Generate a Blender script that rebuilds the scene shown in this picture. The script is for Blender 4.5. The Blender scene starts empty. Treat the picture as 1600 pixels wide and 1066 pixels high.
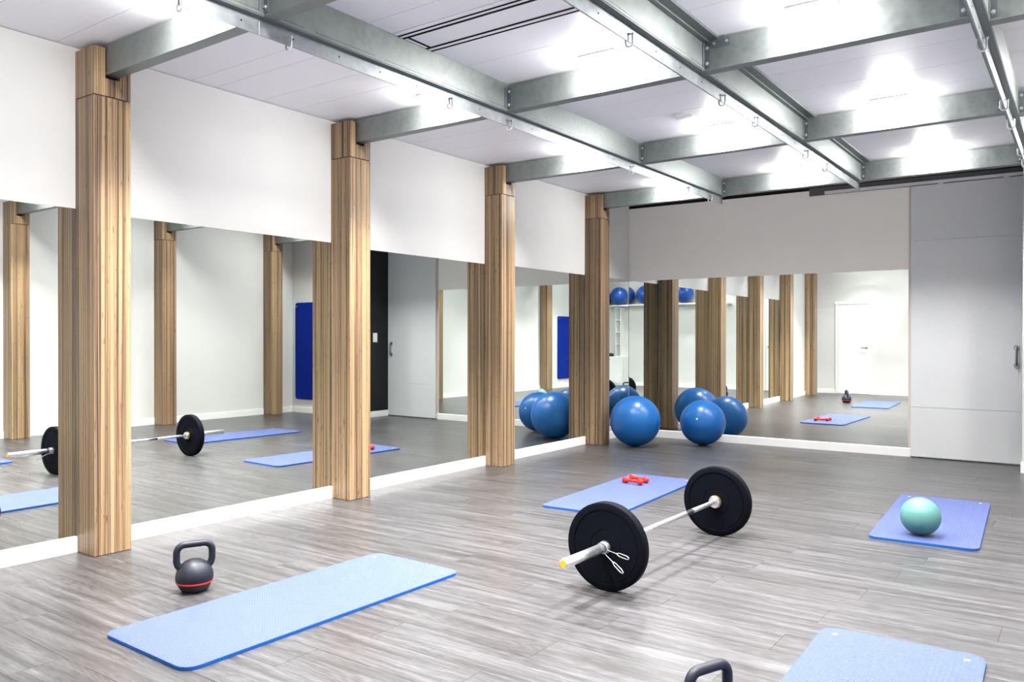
import bpy, bmesh, math, random
from mathutils import Vector, Matrix
random.seed(7)
C = bpy.context.scene.collection
PI = math.pi

# ------------------------------------------------------------------ camera, world, exposure
CAM = (4.9886, 0.0, 1.305)
yaw, pitch, roll = .6235, -.0047, .0007
fw = Vector((-math.sin(yaw)*math.cos(pitch), math.cos(yaw)*math.cos(pitch), math.sin(pitch)))
rt = Vector((math.cos(yaw), math.sin(yaw), 0)); up = rt.cross(fw)
rt, up = rt*math.cos(roll)+up*math.sin(roll), up*math.cos(roll)-rt*math.sin(roll)
cd = bpy.data.cameras.new('camera'); cam = bpy.data.objects.new('camera', cd); C.objects.link(cam)
cam.matrix_world = Matrix(((rt.x, up.x, -fw.x, CAM[0]), (rt.y, up.y, -fw.y, CAM[1]), (rt.z, up.z, -fw.z, CAM[2]), (0, 0, 0, 1)))
cd.sensor_fit = 'HORIZONTAL'; cd.sensor_width = 36; cd.lens = 1250.78*36/1600; cd.clip_start = .02
bpy.context.scene.camera = cam
w = bpy.data.worlds.new('world'); bpy.context.scene.world = w; w.use_nodes = True
w.node_tree.nodes['Background'].inputs[0].default_value = (.9, .95, 1, 1)
w.node_tree.nodes['Background'].inputs[1].default_value = .3
vs = bpy.context.scene.view_settings
vs.view_transform = 'Standard'; vs.look = 'None'; vs.gamma = 1; vs.use_curve_mapping = False; vs.exposure = 0.84
cy = bpy.context.scene.cycles
cy.max_bounces = 14; cy.diffuse_bounces = 6; cy.glossy_bounces = 10; cy.use_denoising = True
cy.caustics_reflective = True; cy.sample_clamp_indirect = 6; cy.blur_glossy = .6
# brightness of the lamp rows, from the front of the room to the back
LAMP = {0: 50, 1: 150, 2: 165, 3: 175, 4: 180}        # glow of the opal covers
DOWN = {0: 7, 1: 47, 2: 54, 3: 24, 4: 9}           # light thrown down by each lamp, W

# ------------------------------------------------------------------ sizes (metres)
D = .2218; W = .225; ZC = 3.061; XR = 6.304; YF = -.4; M = 9.615; PSI = .012
YL = [2.398, 4.417, 6.454, 8.451]          # columns along the mirror wall
YR = [2.49, 4.524, 6.567, 8.513]           # columns along the opposite wall
BH = .095
Y1 = 9.12; X2 = 4.48                       # the return wall beside the sliding door

# ------------------------------------------------------------------ materials
def mat(name, col=(.8, .8, .8), rough=.5, metal=0, spec=.5, emit=None):
    m = bpy.data.materials.new(name); m.use_nodes = True
    b = m.node_tree.nodes['Principled BSDF']
    b.inputs['Base Color'].default_value = (*col, 1); b.inputs['Roughness'].default_value = rough
    b.inputs['Metallic'].default_value = metal; b.inputs['Specular IOR Level'].default_value = spec
    if emit:
        b.inputs['Emission Color'].default_value = (*emit[0], 1); b.inputs['Emission Strength'].default_value = emit[1]
    return m
class NT:
    def __init__(s, m): s.t = m.node_tree; s.b = s.t.nodes['Principled BSDF']
    def n(s, typ, **kw):
        x = s.t.nodes.new(typ)
        for k, v in kw.items(): setattr(x, k, v)
        return x
    def l(s, a, b): s.t.links.new(a, b)
    def coords(s, scale, out='Object', add=None):
        c = s.n('ShaderNodeTexCoord'); mp = s.n('ShaderNodeMapping'); mp.inputs['Scale'].default_value = scale
        src = c.outputs[out]
        if add is not None:
            v = s.n('ShaderNodeVectorMath', operation='ADD'); s.l(src, v.inputs[0]); s.l(add, v.inputs[1]); src = v.outputs[0]
        s.l(src, mp.inputs[0]); return mp.outputs[0]
    def noise(s, vec, scale=1, detail=4, rough=.55, dist=0):
        x = s.n('ShaderNodeTexNoise'); s.l(vec, x.inputs['Vector'])
        x.inputs['Scale'].default_value = scale; x.inputs['Detail'].default_value = detail
        x.inputs['Roughness'].default_value = rough; x.inputs['Distortion'].default_value = dist
        return x.outputs['Fac']
    def ramp(s, fac, stops, interp='LINEAR'):
        r = s.n('ShaderNodeValToRGB'); r.color_ramp.interpolation = interp
        e = r.color_ramp.elements
        while len(e) < len(stops): e.new(.5)
        for k, (p, c) in zip(e, stops):
            k.position = p; k.color = (*c, 1) if len(c) == 3 else c
        s.l(fac, r.inputs[0]); return r.outputs[0]
    def mix(s, fac, a, b, mode='MIX'):
        x = s.n('ShaderNodeMix', data_type='RGBA', blend_type=mode)
        for sock, v in ((x.inputs[0], fac), (x.inputs[6], a), (x.inputs[7], b)):
            if hasattr(v, 'is_linked'): s.l(v, sock)
            else: sock.default_value = v if not isinstance(v, tuple) else (*v, 1)
        return x.outputs[2]
    def bump(s, h, strength=.2, dist=.01):
        x = s.n('ShaderNodeBump'); x.inputs['Strength'].default_value = strength; x.inputs['Distance'].default_value = dist
        s.l(h, x.inputs['Height']); s.l(x.outputs[0], s.b.inputs['Normal'])
    def math(s, op, a, b=0.):
        x = s.n('ShaderNodeMath', operation=op)
        for sock, v in ((x.inputs[0], a), (x.inputs[1], b)):
            if hasattr(v, 'is_linked'): s.l(v, sock)
            else: sock.default_value = v
        return x.outputs[0]

def paint(name, col, rough=.6, var=.03):
    m = mat(name, col, rough, spec=.35); k = NT(m)
    f = k.noise(k.coords((1, 1, 1)), 1.3, 3)
    k.l(k.ramp(f, [(.3, tuple(c*(1-var) for c in col)), (.7, tuple(min(1, c*(1+var*.5)) for c in col))]), k.b.inputs['Base Color'])
    k.bump(k.noise(k.coords((1, 1, 1)), 220, 2), .04, .002)
    return m
M_wall = paint('white_paint', (.695, .692, .674))
M_back = paint('grey_beige_paint', (.91, .885, .835))
M_white = paint('white_lacquer', (.88, .88, .87), .35, .01)
M_door = paint('cool_grey_door_lacquer', (.66, .675, .685), .4, .015)
M_beige = paint('beige_edge', (.66, .60, .55), .5, .01)
M_black = paint('black_paint', (.006, .0065, .008), .55, .1)
M_dark = mat('dark_gap', (.012, .012, .012), .9, spec=.1)
M_plastic = mat('white_plastic', (.82, .82, .80), .35)

def ceiling_mat():
    m = mat('ceiling_sheet', (.80, .795, .83), .3, spec=.6); k = NT(m)
    f = k.noise(k.coords((.7, 60, 1)), 1, 2)
    k.l(k.ramp(f, [(.3, (.80, .795, .83)), (.7, (.82, .815, .85))]), k.b.inputs['Base Color'])
    k.l(k.ramp(f, [(.3, (.46,)*3), (.7, (.52,)*3)]), k.b.inputs['Roughness'])
    return m
M_ceil = ceiling_mat()

def galv(name, col, rough=.42):
    m = mat(name, col, rough, .75, .5); k = NT(m)
    v = k.n('ShaderNodeTexVoronoi'); v.inputs['Scale'].default_value = 26
    k.l(k.coords((1, 1, 1)), v.inputs['Vector'])
    f = k.noise(k.coords((1, 1, 1)), 6, 5, .6)
    g = k.math('ADD', k.math('MULTIPLY', v.outputs['Distance'], .35), k.math('MULTIPLY', f, .8))
    k.l(k.ramp(g, [(.3, tuple(c*.84 for c in col)), (.75, tuple(min(1, c*1.12) for c in col))]), k.b.inputs['Base Color'])
    k.l(k.ramp(g, [(.3, (rough-.08,)*3), (.75, (rough+.1,)*3)]), k.b.inputs['Roughness'])
    return m
M_galv = galv('galvanised_steel', (.25, .272, .265), .46)
M_rail = galv('galvanised_rail', (.33, .35, .36), .38)
M_plate = galv('dark_steel_bracket', (.17, .19, .195), .45)
M_bolt = mat('zinc_bolt', (.75, .77, .78), .28, .9)
M_alu = mat('aluminium', (.74, .74, .77), .32, .6)
M_rust = galv('stained_steel_plate', (.13, .125, .125), .6)
M_chrome = mat('chrome', (.70, .71, .73), .27, .95)
M_steelbar = mat('satin_steel', (.78, .79, .81), .24, 1)
M_satin = mat('brushed_nickel', (.36, .36, .37), .3, 1)

def wood():
    m = mat('zebrano_veneer', (.5, .3, .15), .38, spec=.4); k = NT(m)
    oi = k.n('ShaderNodeObjectInfo')
    off = k.n('ShaderNodeCombineXYZ')
    k.l(k.math('MULTIPLY', oi.outputs['Random'], 13.), off.inputs[0]); k.l(k.math('MULTIPLY', oi.outputs['Random'], 7.), off.inputs[1])
    add = off.outputs[0]
    broad = k.noise(k.coords((27, 27, .10), add=add), 1, 2, .5, .2)
    mid = k.noise(k.coords((92, 92, .22), add=add), 1, 3, .65, .3)
    fine = k.noise(k.coords((260, 260, .9), add=add), 1, 3, .7, .2)
    g = k.math('ADD', k.math('ADD', k.math('MULTIPLY', broad, .28), k.math('MULTIPLY', mid, .42)), k.math('MULTIPLY', fine, .30))
    col = k.ramp(g, [(.39, (.030, .018, .013)), (.44, (.085, .053, .035)), (.475, (.21, .132, .072)), (.515, (.30, .197, .102)), (.57, (.385, .262, .140)), (.66, (.48, .348, .200))])
    # thin dark veins
    vein = k.noise(k.coords((120, 120, .35), add=add), 1, 2, .6, .5)
    vein = k.ramp(vein, [(.345, (1, 1, 1)), (.40, (0, 0, 0))])
    col = k.mix(k.math('MULTIPLY', vein, .8), col, (.075, .042, .028))
    fl = k.noise(k.coords((130, 130, 12), add=add), 1, 2, .5)
    fl = k.ramp(fl, [(.655, (0, 0, 0)), (.70, (1, 1, 1))])
    col = k.mix(k.math('MULTIPLY', fl, .8), col, (.06, .035, .025))
    k.l(col, k.b.inputs['Base Color'])
    k.bump(g, .05, .002)
    return m
M_wood = wood()

def floor_mat():
    m = mat('dark_oak_plank', (.08, .07, .065), .3, spec=.42); k = NT(m)
    oi = k.n('ShaderNodeObjectInfo'); off = k.n('ShaderNodeCombineXYZ')
    k.l(k.math('MULTIPLY', oi.outputs['Random'], 41.), off.inputs[0]); k.l(k.math('MULTIPLY', oi.outputs['Random'], 17.), off.inputs[1])
    add = off.outputs[0]
    patch = k.noise(k.coords((1.15, 22, 1), add=add), 1, 3, .5, .05)
    field = k.noise(k.coords((.8, 6., 1), add=add), 1, 1, .4, .2)
    rings = k.math('SINE', k.math('MULTIPLY', field, 150.))
    rings = k.math('MULTIPLY', k.math('ADD', rings, 1.), .5)
    grain = k.noise(k.coords((1.6, 75, 1), add=add), 1, 4, .7, .05)
    pore = k.noise(k.coords((14, 330, 1), add=add), 1, 2, .6)
    g = k.math('ADD', k.math('ADD', k.math('MULTIPLY', patch, .33), k.math('MULTIPLY', grain, .30)),
               k.math('ADD', k.math('MULTIPLY', rings, .04), k.math('MULTIPLY', pore, .33)))
    col = k.ramp(g, [(.37, (.0165, .0154, .0156)), (.465, (.034, .0326, .0335)), (.545, (.060, .0585, .0610)), (.65, (.110, .109, .115))])
    tone = k.ramp(oi.outputs['Random'], [(0, (.88, .87, .86)), (.5, (1, 1, 1)), (1, (1.10, 1.10, 1.10))])
    k.l(k.mix(1., col, tone, 'MULTIPLY'), k.b.inputs['Base Color'])
    k.l(k.ramp(g, [(.35, (.34,)*3), (.7, (.28,)*3)]), k.b.inputs['Roughness'])
    k.bump(pore, .05, .001)
    return m
M_floor = floor_mat()
M_sub = mat('subfloor', (.02, .018, .016), .9)

def mirror_mat():
    m = bpy.data.materials.new('mirror_glass'); m.use_nodes = True; t = m.node_tree
    t.nodes.clear(); o = t.nodes.new('ShaderNodeOutputMaterial'); g = t.nodes.new('ShaderNodeBsdfGlossy')
    g.inputs['Color'].default_value = (.815, .85, .825, 1); g.inputs['Roughness'].default_value = 0
    t.links.new(g.outputs[0], o.inputs[0]); return m
M_mirror = mirror_mat()
M_medge = mat('mirror_edge', (.45, .55, .52), .2, spec=.6)

def mat_foam(name, col, dirx=True):
    m = mat(name, col, .5, spec=.42); k = NT(m)
    b = k.n('ShaderNodeTexWave', wave_type='BANDS', bands_direction='Y'); b.inputs['Scale'].default_value = 22
    b.inputs['Distortion'].default_value = 0
    zz = k.n('ShaderNodeTexWave', wave_type='BANDS', bands_direction='X'); zz.inputs['Scale'].default_value = 16
    v = k.coords((1, 1, 1)); k.l(v, zz.inputs['Vector'])
    sh = k.n('ShaderNodeVectorMath', operation='ADD'); cx = k.n('ShaderNodeCombineXYZ')
    k.l(k.math('MULTIPLY', zz.outputs['Fac'], .012), cx.inputs[1]); k.l(v, sh.inputs[0]); k.l(cx.outputs[0], sh.inputs[1])
    k.l(sh.outputs[0], b.inputs['Vector'])
    k.bump(b.outputs['Fac'], .55, .004)
    k.b.inputs['Sheen Weight'].default_value = .22; k.b.inputs['Sheen Roughness'].default_value = .5
    k.b.inputs['Sheen Tint'].default_value = (.75, .88, 1, 1)
    return m
M_mat = mat_foam('blue_ribbed_foam', (.017, .034, .150))
M_matside = mat('blue_foam_edge', (.002, .07, .28), .5, spec=.3)
M_hang = mat('deep_blue_foam', (.0006, .018, .24), .6, spec=.12)

def ball_mat(name, col, rough):
    m = mat(name, col, rough, spec=.5); k = NT(m)
    b = k.n('ShaderNodeTexWave', wave_type='BANDS', bands_direction='Z'); b.inputs['Scale'].default_value = 24
    k.l(k.coords((1, 1, 1)), b.inputs['Vector'])
    k.bump(b.outputs['Fac'], .05, .003); return m
M_ball = ball_mat('blue_pvc', (.002, .094, .32), .33)
M_shelfball = ball_mat('bright_blue_pvc', (.004, .06, .30), .34)
M_teal = mat('turquoise_rubber', (.068, .19, .175), .5, spec=.4)
M_rubber = mat('black_rubber', (.0019, .0024, .0042), .6, spec=.045)
M_iron = mat('charcoal_coating', (.0058, .0074, .0145), .5, spec=.32)
M_ironbase = mat('black_rubber_base', (.008, .009, .012), .5, spec=.4)
M_red = mat('red_band', (.45, .012, .014), .4)
M_dumb = mat('red_vinyl', (.50, .014, .006), .28, spec=.5)
M_gold = mat('yellow_cap', (.58, .29, .006), .4)
M_brass = mat('brass_ring', (.78, .62, .22), .3, 1)
M_brown = mat('dark_brown_cloth', (.025, .014, .011), .8)

# ------------------------------------------------------------------ mesh helpers
class MB:
    def __init__(s): s.bm = bmesh.new()
    def box(s, x0, x1, y0, y1, z0, z1, bev=0, mi=0):
        vs = [s.bm.verts.new((x, y, z)) for z in (z0, z1) for y in (y0, y1) for x in (x0, x1)]
        fs = [s.bm.faces.new([vs[i] for i in f]) for f in ((0, 2, 3, 1), (4, 5, 7, 6), (0, 1, 5, 4), (2, 6, 7, 3), (0, 4, 6, 2), (1, 3, 7, 5))]
        for f in fs: f.material_index = mi
        if bev:
            es = list({e for f in fs for e in f.edges})
            bmesh.ops.bevel(s.bm, geom=es, offset=bev, segments=2, affect='EDGES', profile=.7)
        return s
    def prism(s, pts, a, b, axis='y', mi=0, smooth=False):
        """extrude a closed 2-D outline along an axis from a to b"""
        def P(u, v, t): return {'y': (u, t, v), 'x': (t, u, v), 'z': (u, v, t)}[axis]
        A = [s.bm.verts.new(P(u, v, a)) for u, v in pts]; B = [s.bm.verts.new(P(u, v, b)) for u, v in pts]
        n = len(pts); fs = []
        for i in range(n):
            f = s.bm.faces.new((A[i], A[(i+1) % n], B[(i+1) % n], B[i])); f.smooth = smooth; fs.append(f)
        fs.append(s.bm.faces.new(A[::-1])); fs.append(s.bm.faces.new(B))
        for f in fs: f.material_index = mi
        return s
    def lathe(s, prof, axis='z', c=(0, 0, 0), seg=48, smooth=True, closed=False, mi=0):
        """prof: list of (radius, height)"""
        rings = []
        for r, h in prof:
            ring = []
            if r < 1e-6:
                p = {'z': (0, 0, h), 'y': (0, h, 0), 'x': (h, 0, 0)}[axis]
                ring = [s.bm.verts.new(Vector(c)+Vector(p))]
            else:
                for i in range(seg):
                    a = 2*PI*i/seg; u, v = r*math.cos(a), r*math.sin(a)
                    p = {'z': (u, v, h), 'y': (v, h, u), 'x': (h, u, v)}[axis]
                    ring.append(s.bm.verts.new(Vector(c)+Vector(p)))
            rings.append(ring)
        prs = list(zip(rings, rings[1:]))
        if closed: prs.append((rings[-1], rings[0]))
        for A, B in prs:
            for i in range(seg):
                j = (i+1) % seg
                if len(A) == 1 and len(B) == 1: continue
                if len(A) == 1: f = s.bm.faces.new((A[0], B[i], B[j]))
                elif len(B) == 1: f = s.bm.faces.new((A[i], A[j], B[0]))
                else: f = s.bm.faces.new((A[i], A[j], B[j], B[i]))
                f.smooth = smooth; f.material_index = mi
        return s
    def tube(s, pts, r, seg=12, closed=False, caps=True, mi=0):
        pts = [Vector(p) for p in pts]; n = len(pts)
        rs = r if isinstance(r, (list, tuple)) else [r]*n
        rings = []; prev = None
        for i, p in enumerate(pts):
            if closed: t = (pts[(i+1) % n]-pts[i-1]).normalized()
            else: t = (pts[min(i+1, n-1)]-pts[max(i-1, 0)]).normalized()
            if prev is None:
                a = Vector((0, 0, 1)) if abs(t.z) < .9 else Vector((1, 0, 0))
                nrm = t.cross(a).normalized()
            else: nrm = (prev-t*prev.dot(t)).normalized()
            prev = nrm; bn = t.cross(nrm)
            rings.append([s.bm.verts.new(p+(nrm*math.cos(2*PI*k/seg)+bn*math.sin(2*PI*k/seg))*rs[i]) for k in range(seg)])
        prs = list(zip(rings, rings[1:]))
        if closed: prs.append((rings[-1], rings[0]))
        for A, B in prs:
            for k in range(seg):
                f = s.bm.faces.new((A[k], A[(k+1) % seg], B[(k+1) % seg], B[k])); f.smooth = True; f.material_index = mi
        if caps and not closed:
            s.bm.faces.new(rings[0][::-1]); s.bm.faces.new(rings[-1])
        return s
    def sphere(s, r, c=(0, 0, 0), seg=48, rings=24):
        s.lathe([(r*math.sin(PI*i/rings), -r*math.cos(PI*i/rings)) for i in range(rings+1)], 'z', c, seg); return s
    def build(s, name, m, parent=None, loc=None, rot=None):
        bmesh.ops.recalc_face_normals(s.bm, faces=s.bm.faces[:])
        me = bpy.data.meshes.new(name); s.bm.to_mesh(me); s.bm.free()
        if len(me.polygons) > 60: me.set_sharp_from_angle(angle=math.radians(48))
        for x in (m if isinstance(m, (list, tuple)) else [m]): me.materials.append(x)
        o = bpy.data.objects.new(name, me); C.objects.link(o)
        if parent: o.parent = parent
        if loc is not None: o.location = loc
        if rot is not None: o.rotation_euler = rot
        return o
def thing(name, label, cat, loc=(0, 0, 0), rz=0, group=None):
    o = bpy.data.objects.new(name, None); o.empty_display_size = .1; C.objects.link(o)
    o.location = loc; o.rotation_euler = (0, 0, rz); return tag(o, label, cat, group)
def tag(o, label, cat, group=None):
    o['label'] = label; o['category'] = cat
    if group: o['group'] = group
    return o
def struct(o, label=None):
    o['kind'] = 'structure'
    if label: o['label'] = label
    return o
def copy_tree(o, parent=None):
    c = o.copy(); C.objects.link(c)
    if parent: c.parent = parent
    for ch in list(o.children): copy_tree(ch, c)
    return c
def arc(cx, cy, r, a0, a1, n): return [(cx+r*math.cos(a0+(a1-a0)*i/n), cy+r*math.sin(a0+(a1-a0)*i/n)) for i in range(n+1)]
def rrect(x0, x1, y0, y1, r, n=6):
    p = []
    for cx, cy, a in ((x1-r, y1-r, 0), (x0+r, y1-r, PI/2), (x0+r, y0+r, PI), (x1-r, y0+r, 1.5*PI)): p += arc(cx, cy, r, a, a+PI/2, n)
    return p

# ================================================================== ROOM SHELL
YB = 9.9
floor = struct(MB().box(-.02, XR+.02, YF-.02, YB, -.12, -.006).build('floor', M_sub), 'dark grey oak-look plank floor')
PW, PL = .22, 1.30
def plank(x0, x1, y0, y1):
    b = MB(); cx, cy_ = (x0+x1)/2, (y0+y1)/2; hx, hy = (x1-x0)/2-.0003, (y1-y0)/2-.0003
    L = [[b.bm.verts.new((sx*(hx-i), sy*(hy-i), z)) for sx, sy in ((-1, -1), (1, -1), (1, 1), (-1, 1))] for i, z in ((0, -.006), (0, -.0012), (.0004, 0))]
    for A, B in zip(L, L[1:]):
        for i in range(4): b.bm.faces.new((A[i], A[(i+1) % 4], B[(i+1) % 4], B[i]))
    b.bm.faces.new(L[2])
    o = b.build('plank', M_floor, floor, (cx, cy_, 0)); return o
row = 0; y = YF
while y < 9.72:
    x = -((row*.47) % 1.0)*PL
    y2 = min(y+PW, 9.74)
    while x < XR:
        xa, xb = max(x, 0), min(x+PL, XR)
        if xb-xa > .02: plank(xa, xb, y, y2)
        x += PL
    y += PW; row += 1

# ceiling of glossy sheet panels
ceil = struct(MB().box(-.12, XR+.12, YF-.12, YB, ZC+.02, ZC+.1).build('ceiling', M_dark), 'glossy white sheet ceiling')
y = YF
ys = [YF, -.35, .09, .53, .97, 1.41, 1.85, 2.29, 2.73, 3.17, 3.61-.25, 3.745, 4.05, 4.49, 4.93, 5.37, 5.81, 6.25, 6.69, 7.13, 7.57, 8.01, 8.45, 8.89, 9.33, YB]
for a, b in zip(ys, ys[1:]):
    MB().box(-.02, XR+.02, a+.0018, b-.0018, ZC, ZC+.018).build('panel', M_ceil, ceil)

# mirror wall (x = 0)
bays = [(YF, YL[0], 1.90, 2.084), (YL[0]+W, YL[1], None, 2.072), (YL[1]+W, YL[2], None, 2.052), (YL[2]+W, YL[3], None, 2.066), (YL[3]+W, M+.01, None, 2.068)]
wl = struct(MB().box(-.15, -.012, YF-.12, YB, -.12, ZC+.05).build('wall_left', M_wall), 'white wall carrying the long row of mirrors')
for a, b, s, mt in bays:
    b2 = min(b, M-.003)
    MB().box(-.012, .003, a, b2, mt, ZC-.004).build('panel', M_wall, wl)
    if s: MB().box(-.012, .003, a, s, 0, mt).build('panel', M_wall, wl)
MIR = [(1.90, YL[0], 2.084, 'frameless wall mirror before the nearest column, cut by the frame edge'),
       (YL[0]+W, YL[1], 2.072, 'large wall mirror between the first and second wooden columns, reflecting the whole barbell plate'),
       (YL[1]+W, YL[2], 2.052, 'wall mirror reflecting the grey sliding door and black wall strip'),
       (YL[2]+W, YL[3], 2.066, 'wall mirror reflecting two blue exercise balls near the far corner'),
       (YL[3]+W, 9.369, 2.068, 'narrow mirror pane just behind the last wooden column'),
       (9.362, M-.003, 2.068, 'thin mirror strip in the room corner beside the back mirror')]
def pane(name, x0, x1, y0, y1, z0, z1):
    b = MB().box(x0, x1, y0, y1, z0, z1, mi=1)
    return b
for a, b, mt, lab in MIR:
    g = MB().box(-.011, 0, a+.005, b-.005, .07, mt+.001, mi=1)
    g.bm.faces.ensure_lookup_table()
    for f in g.bm.faces:
        if f.calc_center_median().x > -.001: f.material_index = 0
    tag(g.build('wall_mirror', [M_mirror, M_medge]), lab, 'mirror', 'frameless mirrors along the column wall')
for a, b in ((YF+.013, YL[0]), (YL[0]+W, YL[1]), (YL[1]+W, YL[2]), (YL[2]+W, YL[3]), (YL[3]+W, M-.006)):
    struct(MB().prism([(.0035, 0), (.0165, 0), (.0165, BH-.008), (.011, BH), (.0035, BH)], a, b).build('baseboard_left', M_white))

# back wall, very slightly out of square: u along it, v off it into the room
def bw(name, parts, m, parent=None):
    o = MB()
    for (u0, u1, v0, v1, z0, z1) in parts: o.box(u0, u1, -v1, -v0, z0, z1)
    if parent: return o.build(name, m, parent)
    return o.build(name, m, None, (0, M, 0), (0, 0, PSI))
UM = 3.394; MTB = 2.052
wb = struct(bw('wall_back', [(-.1, 6.6, -.2, -.012, -.1, 3.018), (.002, 6.6, -.012, 0, MTB, 3.018), (UM, UM+.03, -.012, 0, 0, MTB), (UM+.03, 6.6, -.012, -.004, 0, MTB)], M_back), 'warm grey end wall above the mirror')
bw('gap', [(-.1, 6.6, -.2, -.012, 3.018, ZC+.05)], M_dark, wb)
for u0, u1, lab in ((.003, 1.699, 'mirror pane on the end wall behind the blue balls'), (1.701, UM-.001, 'mirror pane on the end wall reflecting a white door')):
    g = MB().box(u0, u1, 0, .011, .07, MTB+.001, mi=1)
    for f in g.bm.faces:
        if f.calc_center_median().y < .001: f.material_index = 0
    tag(g.build('wall_mirror', [M_mirror, M_medge], None, (0, M, 0), (0, 0, PSI)), lab, 'mirror', 'mirror panes on the end wall')
g = MB().prism([(-.0005, 0), (-.0145, 0), (-.0145, BH-.008), (-.009, BH), (-.0005, BH)], .018, UM+.028, 'x')
struct(g.build('baseboard_back', M_white, None, (0, M, 0), (0, 0, PSI)))
struct(bw('trim_1', [(UM+.002, UM+.028, .0003, .006, BH+.001, 2.985)], M_beige), 'narrow beige jamb strip between mirror and sliding door')

# sliding door on the back wall
door = struct(bw('door_1', [(UM+.032, 4.62, .008, .034, .016, 2.945)], M_door), 'tall pale grey sliding door of three panels')
for z0, z1 in ((.014, .547), (.551, 2.351), (2.355, 2.948)):
    g = MB().box(UM+.030, 4.62, -.042, -.034, z0, z1, .0015); g.build('panel', M_door, door)
hd = MB().tube([(4.40, -.042, 1.02), (4.40, -.075, 1.02), (4.40, -.085, 1.03), (4.40, -.085, 1.19), (4.40, -.075, 1.20), (4.40, -.042, 1.20)], .0105, 10)
hd.build('door_handle', M_satin, door)
for z in (1.02, 1.20):
    MB().lathe([(0, -.052), (.024, -.052), (.027, -.048), (.027, -.042), (0, -.042)], 'y', (4.40, 0, z), 20).build('handle_rose', M_satin, door)
MB().box(UM+.04, UM+.075, -.045, -.012, 0, .014, .002).box(UM+.08, UM+.11, -.045, -.012, 0, .014, .002).build('floor_guide', M_plate, door)
tr = struct(bw('trim_2', [(2.52, 4.62, .006, .050, 2.957, 2.990)], M_alu), 'aluminium track of the sliding door')
bw('backing_plate', [(2.34, 4.62, .001, .012, 2.955, 3.045)], M_rust, tr)
for u in (3.68, 4.28): bw('hanger', [(u, u+.05, .012, .034, 2.944, 2.962)], M_bolt, tr)

# the return wall with its black side, and the wall opposite the mirrors
g = MB().box(X2, XR+.1, Y1, YB, -.1, ZC+.02)
for f in g.bm.faces:
    if f.calc_center_median().x < X2+.001: f.material_index = 1
ra = struct(g.build('wall_alcove', [M_wall, M_black]), 'short white return wall beside the sliding door with a black side')
struct(MB().box(X2-.013, XR-.002, Y1-.013, Y1-.0005, 0, BH, .002).build('baseboard_alcove', M_white))
struct(MB().box(X2-.013, X2-.0005, Y1, 9.62, 0, BH, .002).build('baseboard_alcove', M_white))
struct(MB().box(XR, XR+.15, YF-.12, Y1, -.12, ZC+.02).build('wall_right', M_wall), 'plain white wall opposite the mirrors')
struct(MB().box(-.15, XR+.15, YF-.15, YF, -.12, ZC+.02).build('wall_front', M_wall), 'white wall behind the camera with a white door')
ya = YF+.02
for yc in YR:
    struct(MB().box(XR-.013, XR-.0005, ya, yc, 0, BH, .002).build('baseboard_right', M_white)); ya = yc+W
struct(MB().box(XR-.013, XR-.0005, ya, Y1-.014, 0, BH, .002).build('baseboard_right', M_white))
struct(MB().box(.02, .44, YF+.0005, YF+.013, 0, BH, .002).build('baseboard_front', M_white))
struct(MB().box(1.245, 5.49, YF+.0005, YF+.013, 0, BH, .002).build('baseboard_front', M_white))
d2 = struct(MB().box(.50, 1.18, YF+.001, YF+.022, .006, 2.075, .002).build('door_2', M_white), 'plain white hinged door seen in the end mirror')
MB().box(.44, .497, YF+.001, YF+.035, 0, 2.14, .003).box(1.183, 1.245, YF+.001, YF+.035, 0, 2.14, .003).box(.42, 1.265, YF+.001, YF+.04, 2.078, 2.145, .003).build('door_frame', M_white, d2)
MB().lathe([(0, 0), (.025, 0), (.025, .008), (.011, .01), (.011, .045), (0, .045)], 'y', (1.12, YF+.022, 1.07), 16).box(1.00, 1.13, YF+.06, YF+.075, 1.06, 1.08, .004).build('door_handle', M_satin, d2)

# ================================================================== COLUMNS
def column(x, y, face, label, hs=2.7427, notch=2.852):
    """face = +1: stands on the mirror wall; -1: on the opposite wall"""
    t = thing('wooden_column', label, 'column', (x, y, 0), 0, 'zebra-grain columns against the side walls')
    f = face
    def bx(b, u0, u1, y0, y1, z0, z1, bev=.0015):
        b.box(min(f*u0, f*u1), max(f*u0, f*u1), y0, y1, z0, z1, bev); return b
    bx(MB(), .001, D, 0, W, .003, hs-.0028).build('shaft', M_wood, t)
    c = MB()
    bx(c, .001, D, 0, .070, hs+.0028, 3.032); bx(c, .001, D, .158, W, hs+.0028, 3.032); bx(c, .001, D, .0695, .1585, hs+.0028, notch)
    c.build('capital', M_wood, t)
    bx(MB(), .01, D-.012, .012, W-.012, hs-.01, hs+.01, 0).build('joint', M_dark, t)
    bx(MB(), .01, .17, .060, .168, notch-.02, 3.02, 0).build('notch_lining', M_dark, t)
    return t
labs = ['nearest tall zebra-grain wood column on the mirror wall, closest to the kettlebell',
        'second zebra-grain wood column on the mirror wall, opposite the kettlebell mat end',
        'third zebra-grain wood column on the mirror wall, between two wall mirrors',
        'farthest zebra-grain wood column on the mirror wall, touching the blue ball']
for yy, lb in zip(YL, labs): column(0, yy, 1, lb)
column(0, .42, 1, 'zebra-grain column near the white door, seen only in the end mirror', 2.7427)
labs = ['zebra-grain column on the plain wall before the blue hanging mat, seen deep in a mirror',
        'zebra-grain column on the plain wall, reflected in the mirror at the photo edge',
        'zebra-grain column on the plain wall, reflected above the barbell',
        'zebra-grain column on the plain wall, reflected beside the hanging blue mat']
for yy, lb in zip(YR, labs): column(XR, yy, -1, lb)

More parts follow.
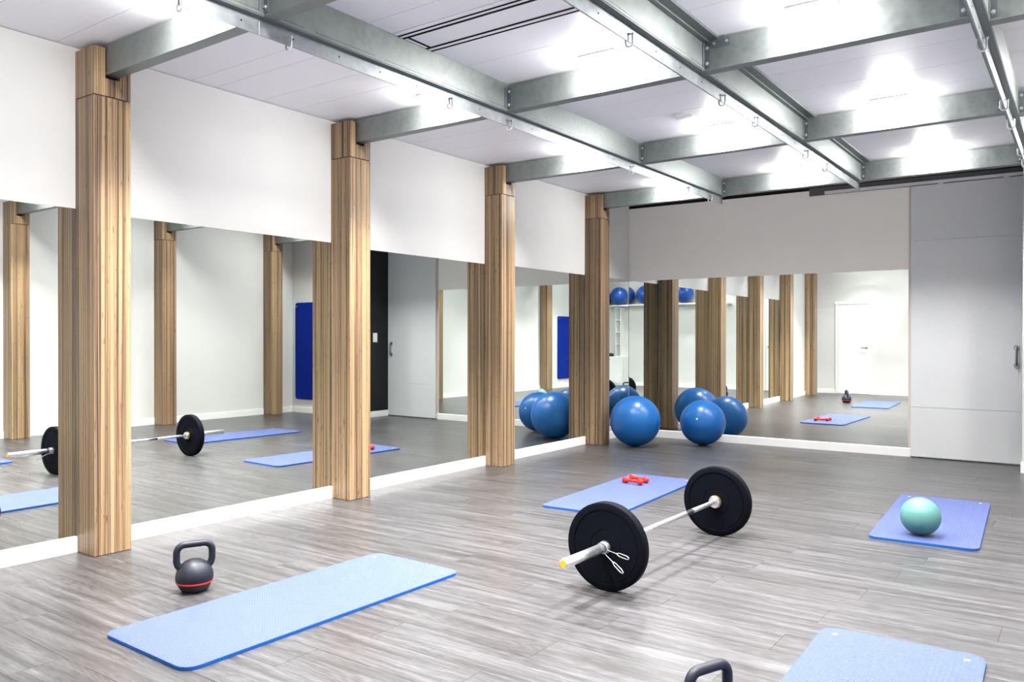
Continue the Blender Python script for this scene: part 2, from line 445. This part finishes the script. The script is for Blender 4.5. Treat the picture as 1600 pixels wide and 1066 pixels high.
# ================================================================== CEILING STEEL
BZ0, BZ1 = 2.872, 3.046
XW = [1.715, 3.150, 4.587]                   # face of each long beam that looks into the room
LB0, LB1 = -.1, 8.605
hooks = {0: [2.05, 2.654, 3.926, 4.575, 6.44, 7.667, 8.263], 1: [3.62, 4.88, 5.50, 6.72, 7.32], 2: [4.72, 6.02, 6.60, 7.62, 8.15]}
lbl = ['long galvanised ceiling beam nearest the mirror wall, with hooks', 'long galvanised ceiling beam down the middle of the room', 'long galvanised ceiling beam above the sliding door end, at the right of the photo']
hook_proto = None
def hook_mesh():
    b = MB()
    p = [(-.020, 0, .045), (-.020, 0, -.004)] + [(-.020*math.cos(a), 0, -.004-.020*math.sin(a)) for a in [PI*i/8 for i in range(1, 8)]] + [(.020, 0, -.004), (.020, 0, .045)]
    b.tube(p, .0056, 8)
    b.lathe([(0, -.026), (.0075, -.026), (.0075, -.019), (.004, -.019), (.004, .022), (.0065, .022), (.0065, .028), (0, .028)], 'x', (0, 0, .040), 8, smooth=False)
    return b
for i, xw in enumerate(XW):
    t = thing('steel_beam', lbl[i], 'beam', (xw, 0, 0))
    x0 = -.08
    MB().prism([(x0, 2.876), (.004, 2.876), (.004, 2.889), (0, 2.891), (0, 3.040), (.0, 3.061), (x0, 3.061)], LB0, LB1).build('web', M_galv, t)
    bays_y = [LB0, .45] + [yy+.075 for yy in YL]
    for a, b in zip(bays_y, bays_y[1:]):
        MB().prism([(-.044, 2.79), (-.036, 2.79), (-.036, 2.8758), (-.044, 2.8758)], a+.001, b-.001).build('bottom_rail', M_rail, t)
        MB().box(-.0358, .001, a+.001, b-.001, 2.8685, 2.8758).build('rail_flange', M_plate, t)  # darker steel here: the groove's shade is put into the flange colour
    MB().prism([(-.044, 2.79), (-.036, 2.79), (-.036, 2.8685), (.001, 2.8685), (.001, 2.8758), (-.044, 2.8758)], bays_y[-1]+.001, LB1+.01).build('bottom_rail', M_rail, t)
    hl = MB(); yy = .2
    while yy < 8.5:
        hl.lathe([(0, .0), (.0045, .0), (.0045, .0012), (0, .0012)], 'x', (-.036, yy, 2.83), 8); yy += .31
    o = hl.build('bolt_hole', M_dark, t); o['kind'] = 'stuff'
    sl = MB(); yy = .3                      # long slits above the lower lip
    while yy < 8.4:
        sl.box(.0, .0012, yy, yy+.42, 2.8925, 2.8965); yy += .5
    o = sl.build('slit', M_plate, t); o['kind'] = 'stuff'
    for hy in hooks[i]:
        if hook_proto is None:
            hook_proto = hook_mesh().build('hook', M_bolt, t, (-.040, hy, 2.790)); o = hook_proto
        else:
            o = hook_proto.copy(); C.objects.link(o); o.parent = t; o.location = (-.040, hy, 2.790)
    if i == 1:                               # folded profile filling the slot beside the middle beam
        MB().prism([(.0005, 3.034), (.03, 3.034), (.03, 3.045), (.085, 3.045), (.085, 3.0605), (.0005, 3.0605)], LB0, 8.5).build('cover_profile', M_plate, t)

def bracket(parent, x, z0=2.885, z1=3.030, side=1):
    b = MB().box(min(x, x+side*.036), max(x, x+side*.036), -.0075, -.0035, z0, z1, .001).box(min(x, x+side*.004), max(x, x+side*.004), -.034, -.0035, z0, z1, .001)
    k = b.build('bracket', M_plate, parent)
    for z in (z0+.027, z1-.027):
        MB().lathe([(0, -.0155), (.007, -.0155), (.0078, -.0135), (.0078, -.0085), (.011, -.0082), (.011, -.0072), (0, -.0072)], 'y', (x+side*.018, 0, z), 10, smooth=False).build('bolt', M_bolt, k)
def cross_beam(x0, x1, y, label, bl, br):
    t = thing('steel_beam', label, 'beam', (0, y, 0), 0, 'short galvanised cross beams under the ceiling')
    b = .077; th = .0035
    MB().prism([(-th, BZ0), (b, BZ0), (b, BZ0+.016), (b-th, BZ0+.016), (b-th, BZ0+th), (0, BZ0+th), (0, BZ1-th), (b-th, BZ1-th), (b-th, BZ1-.016), (b, BZ1-.016), (b, BZ1), (-th, BZ1)], x0, x1, 'x').build('channel', M_galv, t)
    if bl: bracket(t, x0+.0005, side=1)
    if br: bracket(t, x1-.0005, side=-1)
    return t
rn = ['nearest row', 'second row', 'third row', 'farthest row']
for k in range(4):
    yb = YL[k]+.0785; yr = YR[k]+.0785
    q = ['nearest', 'second', 'third', 'farthest'][k]
    cross_beam(.172, XW[0]-.0805, yb, f'galvanised cross beam set into the top of the {q} mirror-wall column', False, True)
    b = cross_beam(XW[0]+.0005, XW[1]-.0805, yb, f'galvanised cross beam of the {rn[k]}, between the mirror-side and middle long beams', True, True)
    b = cross_beam(XW[1]+.0005, XW[2]-.0805, yb, f'galvanised cross beam of the {rn[k]}, between the middle and outer long beams', True, True)
    if k == 1:
        MB().box(XW[1]+.042, XW[1]+.16, -.0085, -.0036, 2.997, 3.044, .001).box(XW[1]+.09, XW[1]+.12, -.0075, -.0036, 3.04, 3.058).build('splice_plate', M_plate, b)
        for xx in (.062, .14): MB().lathe([(0, -.017), (.008, -.017), (.008, -.0085), (0, -.0085)], 'y', (XW[1]+xx, 0, 3.02), 8, smooth=False).build('bolt', M_bolt, b)
    if k == 2: MB().box(XW[1]-.40, XW[1]-.33, -.05, -.0036, 3.044, 3.056, .001).build('clip', M_alu, b)
    cross_beam(XW[2]+.0005, XR-.172, yr, f'galvanised cross beam of the {rn[k]}, between the outer long beam and plain wall', True, False)

# lamps: opal battens fixed to the ceiling sheets in front of each cross beam
def diffuser_mat(k):
    return mat('lit_opal_%d' % k, (.9, .9, .9), .4, emit=((1, .985, .97), LAMP[k]))
LX = [1.16, 2.52, 3.80, 5.18]
rows = {0: .34, 1: YL[0]-.055, 2: YL[1]-.055, 3: YL[2]-.055, 4: YL[3]-.055}
where = ['beside the mirror wall', 'mirror-side of the middle beam', 'beyond the middle beam', 'beside the plain wall']
rowname = ['over the camera', 'at the nearest cross beam', 'at the second cross beam', 'at the third cross beam', 'at the farthest cross beam']
for k in range(5):                           # row 0 stands over the camera, out of frame
    md = diffuser_mat(k); me = None
    for j, lx in enumerate(LX):
        t = thing('ceiling_light', f'white ceiling lamp {where[j]}, {rowname[k]}', 'lamp', (lx, rows[k]+(.06 if j == 3 else 0), ZC), 0, 'lamps under the ceiling sheets')
        MB().box(-.13, .13, -.058, .058, -.012, 0, .003).build('housing', M_white, t)
        if me is None:
            prof = [(.05*math.cos(a), -.012-.042*math.sin(a)) for a in [PI*i/10 for i in range(11)]]
            d = MB().prism(prof, -.12, .12, 'x', smooth=True).build('diffuser', md, t); me = d.data
        else:
            d = bpy.data.objects.new('diffuser', me); C.objects.link(d); d.parent = t
        al = bpy.data.lights.new('lamp_light', 'AREA'); al.shape = 'RECTANGLE'; al.size = .13; al.size_y = .07
        al.energy = DOWN[k]*(1.3, 1.0, .85, .7)[j]; al.color = (1, .985, .97); al.spread = math.radians(104)
        lo = bpy.data.objects.new('lamp_light', al); C.objects.link(lo); lo.parent = t; lo.location = (0, 0, -.0565)

sp = thing('ceiling_speaker', 'flush round white ceiling speaker beside the middle beam', 'speaker', (2.376, 5.989, ZC))
MB().lathe([(0, -.008), (.062, -.008), (.066, -.006), (.078, -.005), (.082, 0), (0, 0)], 'z', (0, 0, 0), 32).build('cover', M_white, sp)

vd = thing('slot_vent', 'white ceiling panel with two pairs of black air slots', 'vent', (1.72, 3.36, ZC))
MB().box(.0, 1.345, .001, .384, -.004, 0, .001).build('frame', M_ceil, vd)
for yy, ww in ((.045, .016), (.087, .020), (.290, .020), (.338, .016)):
    MB().box(.001, 1.344, yy-ww/2, yy+ww/2, -.0055, -.0038).build('slot', M_dark, vd)
MB().box(.028, .046, .10, .28, -.0055, -.0038).build('slot', M_dark, vd)

# ================================================================== FLOOR MATS
def yoga_mat(cx, cy_, wd, ln, rz, label, eye_end=1, r=.065):
    t = thing('exercise_mat', label, 'mat', (cx, cy_, 0), rz, 'blue exercise mats on the floor')
    out = rrect(-wd/2, wd/2, -ln/2, ln/2, r, 8)
    MB().prism(out, .0005, .0125, 'z').build('body', M_matside, t)
    ins = rrect(-wd/2+.001, wd/2-.001, -ln/2+.001, ln/2-.001, r-.001, 8)
    MB().prism(ins, .0126, .0150, 'z').build('ribbed_top', M_mat, t)
    for sx in (-1, 1):
        MB().lathe([(.007, .0151), (.011, .0151), (.0115, .0165), (.009, .0172), (.007, .0165)], 'z', (sx*(wd/2-.065), eye_end*(ln/2-.085), 0), 18, closed=True).lathe([(0, .0152), (.007, .0152)], 'z', (sx*(wd/2-.065), eye_end*(ln/2-.085), 0), 12, mi=1).build('eyelet', [M_alu, M_dark], t)
    return t
yoga_mat(1.845, 2.600, .655, 1.64, math.radians(-1.1), 'blue exercise mat beside the black kettlebell, nothing lying on it')
yoga_mat(1.850, 5.985, .640, 1.70, math.radians(2.7), 'blue exercise mat behind the barbell, with red dumbbells on it')
yoga_mat(4.103, 6.415, .630, 1.66, math.radians(2.8), 'blue exercise mat with the turquoise ball on it')
yoga_mat(4.375, 2.900, .630, 1.66, math.radians(1.8), 'blue exercise mat at the bottom edge of the photo, mostly out of frame')

# ================================================================== BALLS
def gym_ball(x, y, z, r, label, group, m, rx=0, ry=0):
    t = thing('exercise_ball', label, 'ball', (x, y, z), 0, group)
    b = MB().sphere(r, (0, 0, 0), 64, 36).build('ball', m, t); b.rotation_euler = (rx, ry, 0)
    p = MB().lathe([(0, r-.0005), (.010, r-.0005), (.011, r+.0015), (.006, r+.003), (0, r+.003)], 'z', (0, 0, 0), 14).build('valve', M_plastic, t)
    p.rotation_euler = (rx, ry, 0)
    return t
gym_ball(.578, 8.67, .302, .3015, 'large blue exercise ball on the floor beside the farthest wooden column', 'large blue balls on the floor', M_ball, -.5, .45)
gym_ball(1.20, 9.231, .273, .2725, 'blue exercise ball on the floor against the end mirror', 'large blue balls on the floor', M_ball, 1.3, .5)
for x, r, lb in ((6.10, .19, 'small blue ball at the cabinet end of the high shelf, seen in the corner mirror'), (5.66, .245, 'blue ball on the high shelf over the white cabinet, seen in the corner mirror'),
                 (4.85, .245, 'blue ball on the high shelf next to the cabinet side, seen in the end mirror'), (4.28, .245, 'blue ball in the middle of the high shelf, mostly hidden in the mirrors'),
                 (3.74, .245, 'blue ball on the high shelf, half hidden by its neighbour in the end mirror'), (3.20, .25, 'blue ball at the bracket end of the high shelf, seen between mirrored columns')):
    gym_ball(x, YF+.275, 2.186+r, r, lb, 'blue balls on the high shelf', M_shelfball, .3*r*7, x)
tb = MB().sphere(.1215, (0, 0, 0), 56, 32).build('small_ball', M_teal, None, (4.105, 5.80, .0152+.1215))
tag(tb, 'small matte turquoise ball resting on a blue mat', 'ball')

# ================================================================== BARBELL
R = .2275
A0 = Vector((2.970, 3.222, R)); ang = math.atan2(-.039, 1.795)
bb = thing('barbell', 'chrome barbell with two black bumper plates standing on the floor', 'barbell', (A0.x, A0.y, 0), ang)
S_front, S_back = .388, 1.845               # inner faces of the sleeves' loads along the bar
bar = MB().lathe([(0, .42), (.014, .42), (.014, 1.83), (0, 1.83)], 'y', (0, 0, R), 20)
bar.build('bar', M_steelbar, bb)
for a, b in ((.50, .78), (.90, 1.36), (1.46, 1.74)):
    MB().lathe([(.0141, a), (.0146, a+.002), (.0146, b-.002), (.0141, b)], 'y', (0, 0, R), 20).build('grip', mat('knurled_steel', (.62, .63, .65), .42, 1), bb)
for y0, y1, col in ((0, .43, 0), (1.815, 2.27, 1)):
    s = MB().lathe([(0, y0), (.021, y0), (.0248, y0+.004), (.0248, y1-.004), (.021, y1), (0, y1)], 'y', (0, 0, R), 32).build('sleeve', M_chrome, bb)
    ye = y0 if col == 0 else y1; sg = -1 if col == 0 else 1
    MB().lathe([(0, ye+sg*.0012), (.0175, ye+sg*.0012), (.0185, ye-sg*.002), (0, ye-sg*.002)], 'y', (0, 0, R), 24).build('end_cap', M_gold, s)
for y0, y1 in ((.462, .492), (1.788, 1.815)):
    s = MB().lathe([(.014, y0), (.034, y0), (.038, y0+.004), (.038, y1-.004), (.034, y1), (.014, y1)], 'y', (0, 0, R), 32).build('collar', M_steelbar, bb)
    ring = y1 if y0 > 1 else y0
    MB().lathe([(.0385, ring-.008), (.0415, ring-.008), (.0415, ring+.004), (.0385, ring+.004)], 'y', (0, 0, R), 32, closed=True).build('brass_ring', M_brass, s)
def plate_mesh(y0, th):
    Rp = R-.0008; h = [(.0252, 0), (.036, 0), (.0375, .0022), (.0835, .0022), (.0845, .0042), (.0875, .0042), (.0885, .0022), (.183, .0022), (.184, .0045), (.1875, .0045), (.189, .0), (Rp-.0035, .0), (Rp, .0035)]
    prof = [(r, y0+v) for r, v in h] + [(r, y0+th-v) for r, v in h[::-1]]
    return MB().lathe(prof, 'y', (0, 0, R), 96, closed=True)
for y0, lb in ((.392, None), (1.822, None)):
    plate_mesh(y0, .052).build('weight_plate', M_rubber, bb)
    MB().lathe([(.0252, y0-.002), (.033, y0-.002), (.033, y0+.003), (.0252, y0+.003)], 'y', (0, 0, R), 32, closed=True).build('hub_ring', M_satin, bb)
cl = MB()
co = [(.0278*math.cos(a), .362+.0048*a/(2*PI)*1.1, R+.0278*math.sin(a)) for a in [2*PI*3.6*i/110 for i in range(111)]]
cl.tube(co, .0026, 8)
def clip_handle(a0, tip, sp=.008):
    s = Vector((.029*math.cos(a0), .366, R+.029*math.sin(a0))); e = Vector((tip[0], .366+tip[1], R+tip[2]))
    d = (e-s); nrm = Vector((-d.z, 0, d.x)).normalized()
    m1 = s+d*.42
    return [s, m1, m1+d*.14+nrm*sp, s+d*.9+nrm*sp, e+nrm*sp*.4, e-nrm*sp*.4, s+d*.9-nrm*sp, m1+d*.14-nrm*sp, m1+d*.02]
cl.tube(clip_handle(-.2, (.172, -.035, -.018)), .0026, 8).tube(clip_handle(-1.1, (.148, -.05, -.09)), .0026, 8)
cl.build('spring_clip', M_chrome, bb)

# ================================================================== KETTLEBELLS
def kettlebell(x, y, rz, label):
    t = thing('kettlebell', label, 'kettlebell', (x, y, 0), rz, 'black kettlebells on the floor')
    Rb = .0925; zc = .073
    zb = .050
    def rad(z): return math.sqrt(max(0, Rb*Rb-(z-zc)**2))
    low = [(0, .0008), (.058, .0008), (.063, .004)] + [(.0675, .010), (.0740, .02), (.0802, .032), (.0850, .042)] + [(rad(zb)+.0006, zb-.003)] + [(0, zb-.003)]
    MB().lathe(low, 'z', (0, 0, 0), 48).build('base', M_ironbase, t)
    MB().lathe([(rad(zb)-.004, zb-.003), (rad(zb)+.0015, zb-.0028), (rad(zb)+.0022, zb+.001), (rad(zb)+.0015, zb+.0048), (rad(zb)-.004, zb+.005)], 'z', (0, 0, 0), 48, closed=True).build('red_band', M_red, t)
    zt = zc+Rb
    up_ = [(0, zb+.004)] + [(rad(zb+.005+(zt-zb-.005)*(1-math.cos(PI/2*i/16))**1.0), zb+.005+(zt-zb-.005)*(1-math.cos(PI/2*i/16))) for i in range(17)]
    up_ = [(0, zb+.004)] + [(Rb*math.cos(a), zc+Rb*math.sin(a)) for a in [math.asin((zb+.005-zc)/Rb)+(PI/2-math.asin((zb+.005-zc)/Rb))*i/20 for i in range(20)]] + [(0, zt)]
    MB().lathe(up_, 'z', (0, 0, 0), 48).build('body', M_iron, t)
    hw = .086; top = .2405; rc = .040
    p = [(-.058, .116), (-.071, .127), (-.081, .140), (-hw, .158)]
    p += [(cx_, cz_) for cx_, cz_ in arc(-hw+rc, top-rc, rc, PI, PI/2, 7)]
    p += [(-.02, top), (.02, top)]
    p += [(cx_, cz_) for cx_, cz_ in arc(hw-rc, top-rc, rc, PI/2, 0, 7)]
    p += [(hw, .158), (.081, .140), (.071, .127), (.058, .116)]
    n = len(p); rs = [.0205 if i < 1 or i > n-2 else .0182 if i < 3 or i > n-4 else .0172 for i in range(n)]
    MB().tube([(a, 0, b) for a, b in p], rs, 18).build('handle', M_iron, t)
    return t
kettlebell(1.258, 2.388, math.radians(66), 'black kettlebell with a red band standing near the nearest wooden column')
kettlebell(4.000, 2.462, math.radians(68), 'black kettlebell at the bottom edge, only its handle in the photo')

# ================================================================== DUMBBELLS
def dumbbell(p, q, label):
    p, q = Vector(p), Vector(q); mid = (p+q)/2; rz = math.atan2(q.y-p.y, q.x-p.x)
    t = thing('dumbbell', label, 'dumbbell', (mid.x, mid.y, .0152), rz, 'red dumbbells on the mat')
    hl = (q-p).length/2; r = .0275
    MB().lathe([(0, -hl+.01), (.0125, -hl+.01), (.0125, -hl+.03), (.0145, -.02), (.0145, .02), (.0125, hl-.03), (.0125, hl-.01), (0, hl-.01)], 'x', (0, 0, r), 20).build('grip', M_dumb, t)
    for s in (-1, 1):
        MB().lathe([(0, s*(hl-.030)), (.016, s*(hl-.028)), (.0245, s*(hl-.016)), (r-.0002, s*(hl-.004)), (r-.0002, s*(hl+.004)), (.0245, s*(hl+.018)), (.016, s*(hl+.027)), (0, s*(hl+.030))], 'x', (0, 0, r), 8, smooth=False).build('head', M_dumb, t)
dumbbell((1.668, 6.337), (1.822, 6.315), 'red vinyl dumbbell lying nearer the barbell on the mat')
dumbbell((1.655, 6.495), (1.815, 6.440), 'red vinyl dumbbell lying farther from the barbell, partly behind its twin')

# ================================================================== THINGS SEEN ONLY IN THE MIRRORS
def hung_mat(x, y, rz, wd, z0, z1, label):
    t = thing('hanging_mat', label, 'mat', (x, y, z0), rz, 'blue mats hung on the walls')
    o = MB().prism(rrect(-wd/2, wd/2, 0, z1-z0, .05, 6), -.022, -.006, 'y').build('body', M_hang, t)
    for s in (-1, 1):
        MB().tube([(s*(wd/2-.05), -.0008, z1-z0-.07), (s*(wd/2-.05), -.05, z1-z0-.07), (s*(wd/2-.05), -.055, z1-z0-.055)], .005, 8).build('wall_hook', M_bolt, t)
    return t
hung_mat(5.885, Y1, 0, .62, .235, 1.90, 'deep blue mat hung on the return wall, reflected beyond the second column')
hung_mat(XR, 1.66, -PI/2, .56, .23, 1.85, 'deep blue mat hung on the plain wall, reflected above the two balls')

sw = thing('light_switch', 'white double light switch on the black wall strip', 'switch', (X2, 9.325, 1.222))
MB().box(-.009, -.0005, -.045, .045, 0, .15, .002).build('plate', M_plastic, sw)
for z in (.008, .078): MB().box(-.0125, -.0088, -.036, .036, z, z+.064, .0015).build('rocker', M_plastic, sw)

sh = thing('wall_shelf', 'long white high shelf carrying blue balls, seen in the end mirror', 'shelf', (2.05, YF, 2.15))
MB().box(0, 4.235, .0005, .36, 0, .035, .002).build('board', M_white, sh)
for xx in (.08, 1.45, 2.85, 4.0):
    MB().prism([(.0008, -.16), (.02, -.16), (.30, -.012), (.30, -.0005), (.0008, -.0005)], xx, xx+.02, 'x').build('bracket', M_white, sh)
cb = thing('low_cabinet', 'low white cabinet in the front corner, seen in the corner mirror', 'cabinet', (5.50, YF, 0))
MB().box(0, .79, .001, .40, .002, .78, .003).build('body', M_white, cb)
for x0, x1 in ((.005, .393), (.397, .785)):
    d = MB().box(x0, x1, .401, .418, .05, .772, .002).build('door', M_white, cb)
    MB().lathe([(0, .419), (.008, .419), (.012, .435), (0, .438)], 'y', (x0+.35 if x0 < .1 else x0+.04, 0, .70), 12).build('knob', M_satin, d)
tw = thing('open_shelf_tower', 'slim white open shelf tower on the low cabinet, seen in the corner mirror', 'shelf', (5.62, YF, .7805))
MB().box(0, .015, .001, .25, 0, 1.34).box(.155, .17, .001, .25, 0, 1.34).box(.015, .155, .001, .012, 0, 1.34).build('frame', M_white, tw)
for z in (.0, .33, .66, .99, 1.325): MB().box(.0152, .1548, .0125, .25, z, z+.015).build('shelf_board', M_white, tw)
bg = MB()
bg.lathe([(0, 0), (.085, 0), (.10, .02), (.095, .06), (.06, .085), (0, .09)], 'z', (0, 0, 0), 20)
tag(bg.build('cloth_bundle', M_brown, None, (5.95, YF+.24, .7805)), 'dark brown cloth bundle on the low white cabinet, seen in the corner mirror', 'bundle')
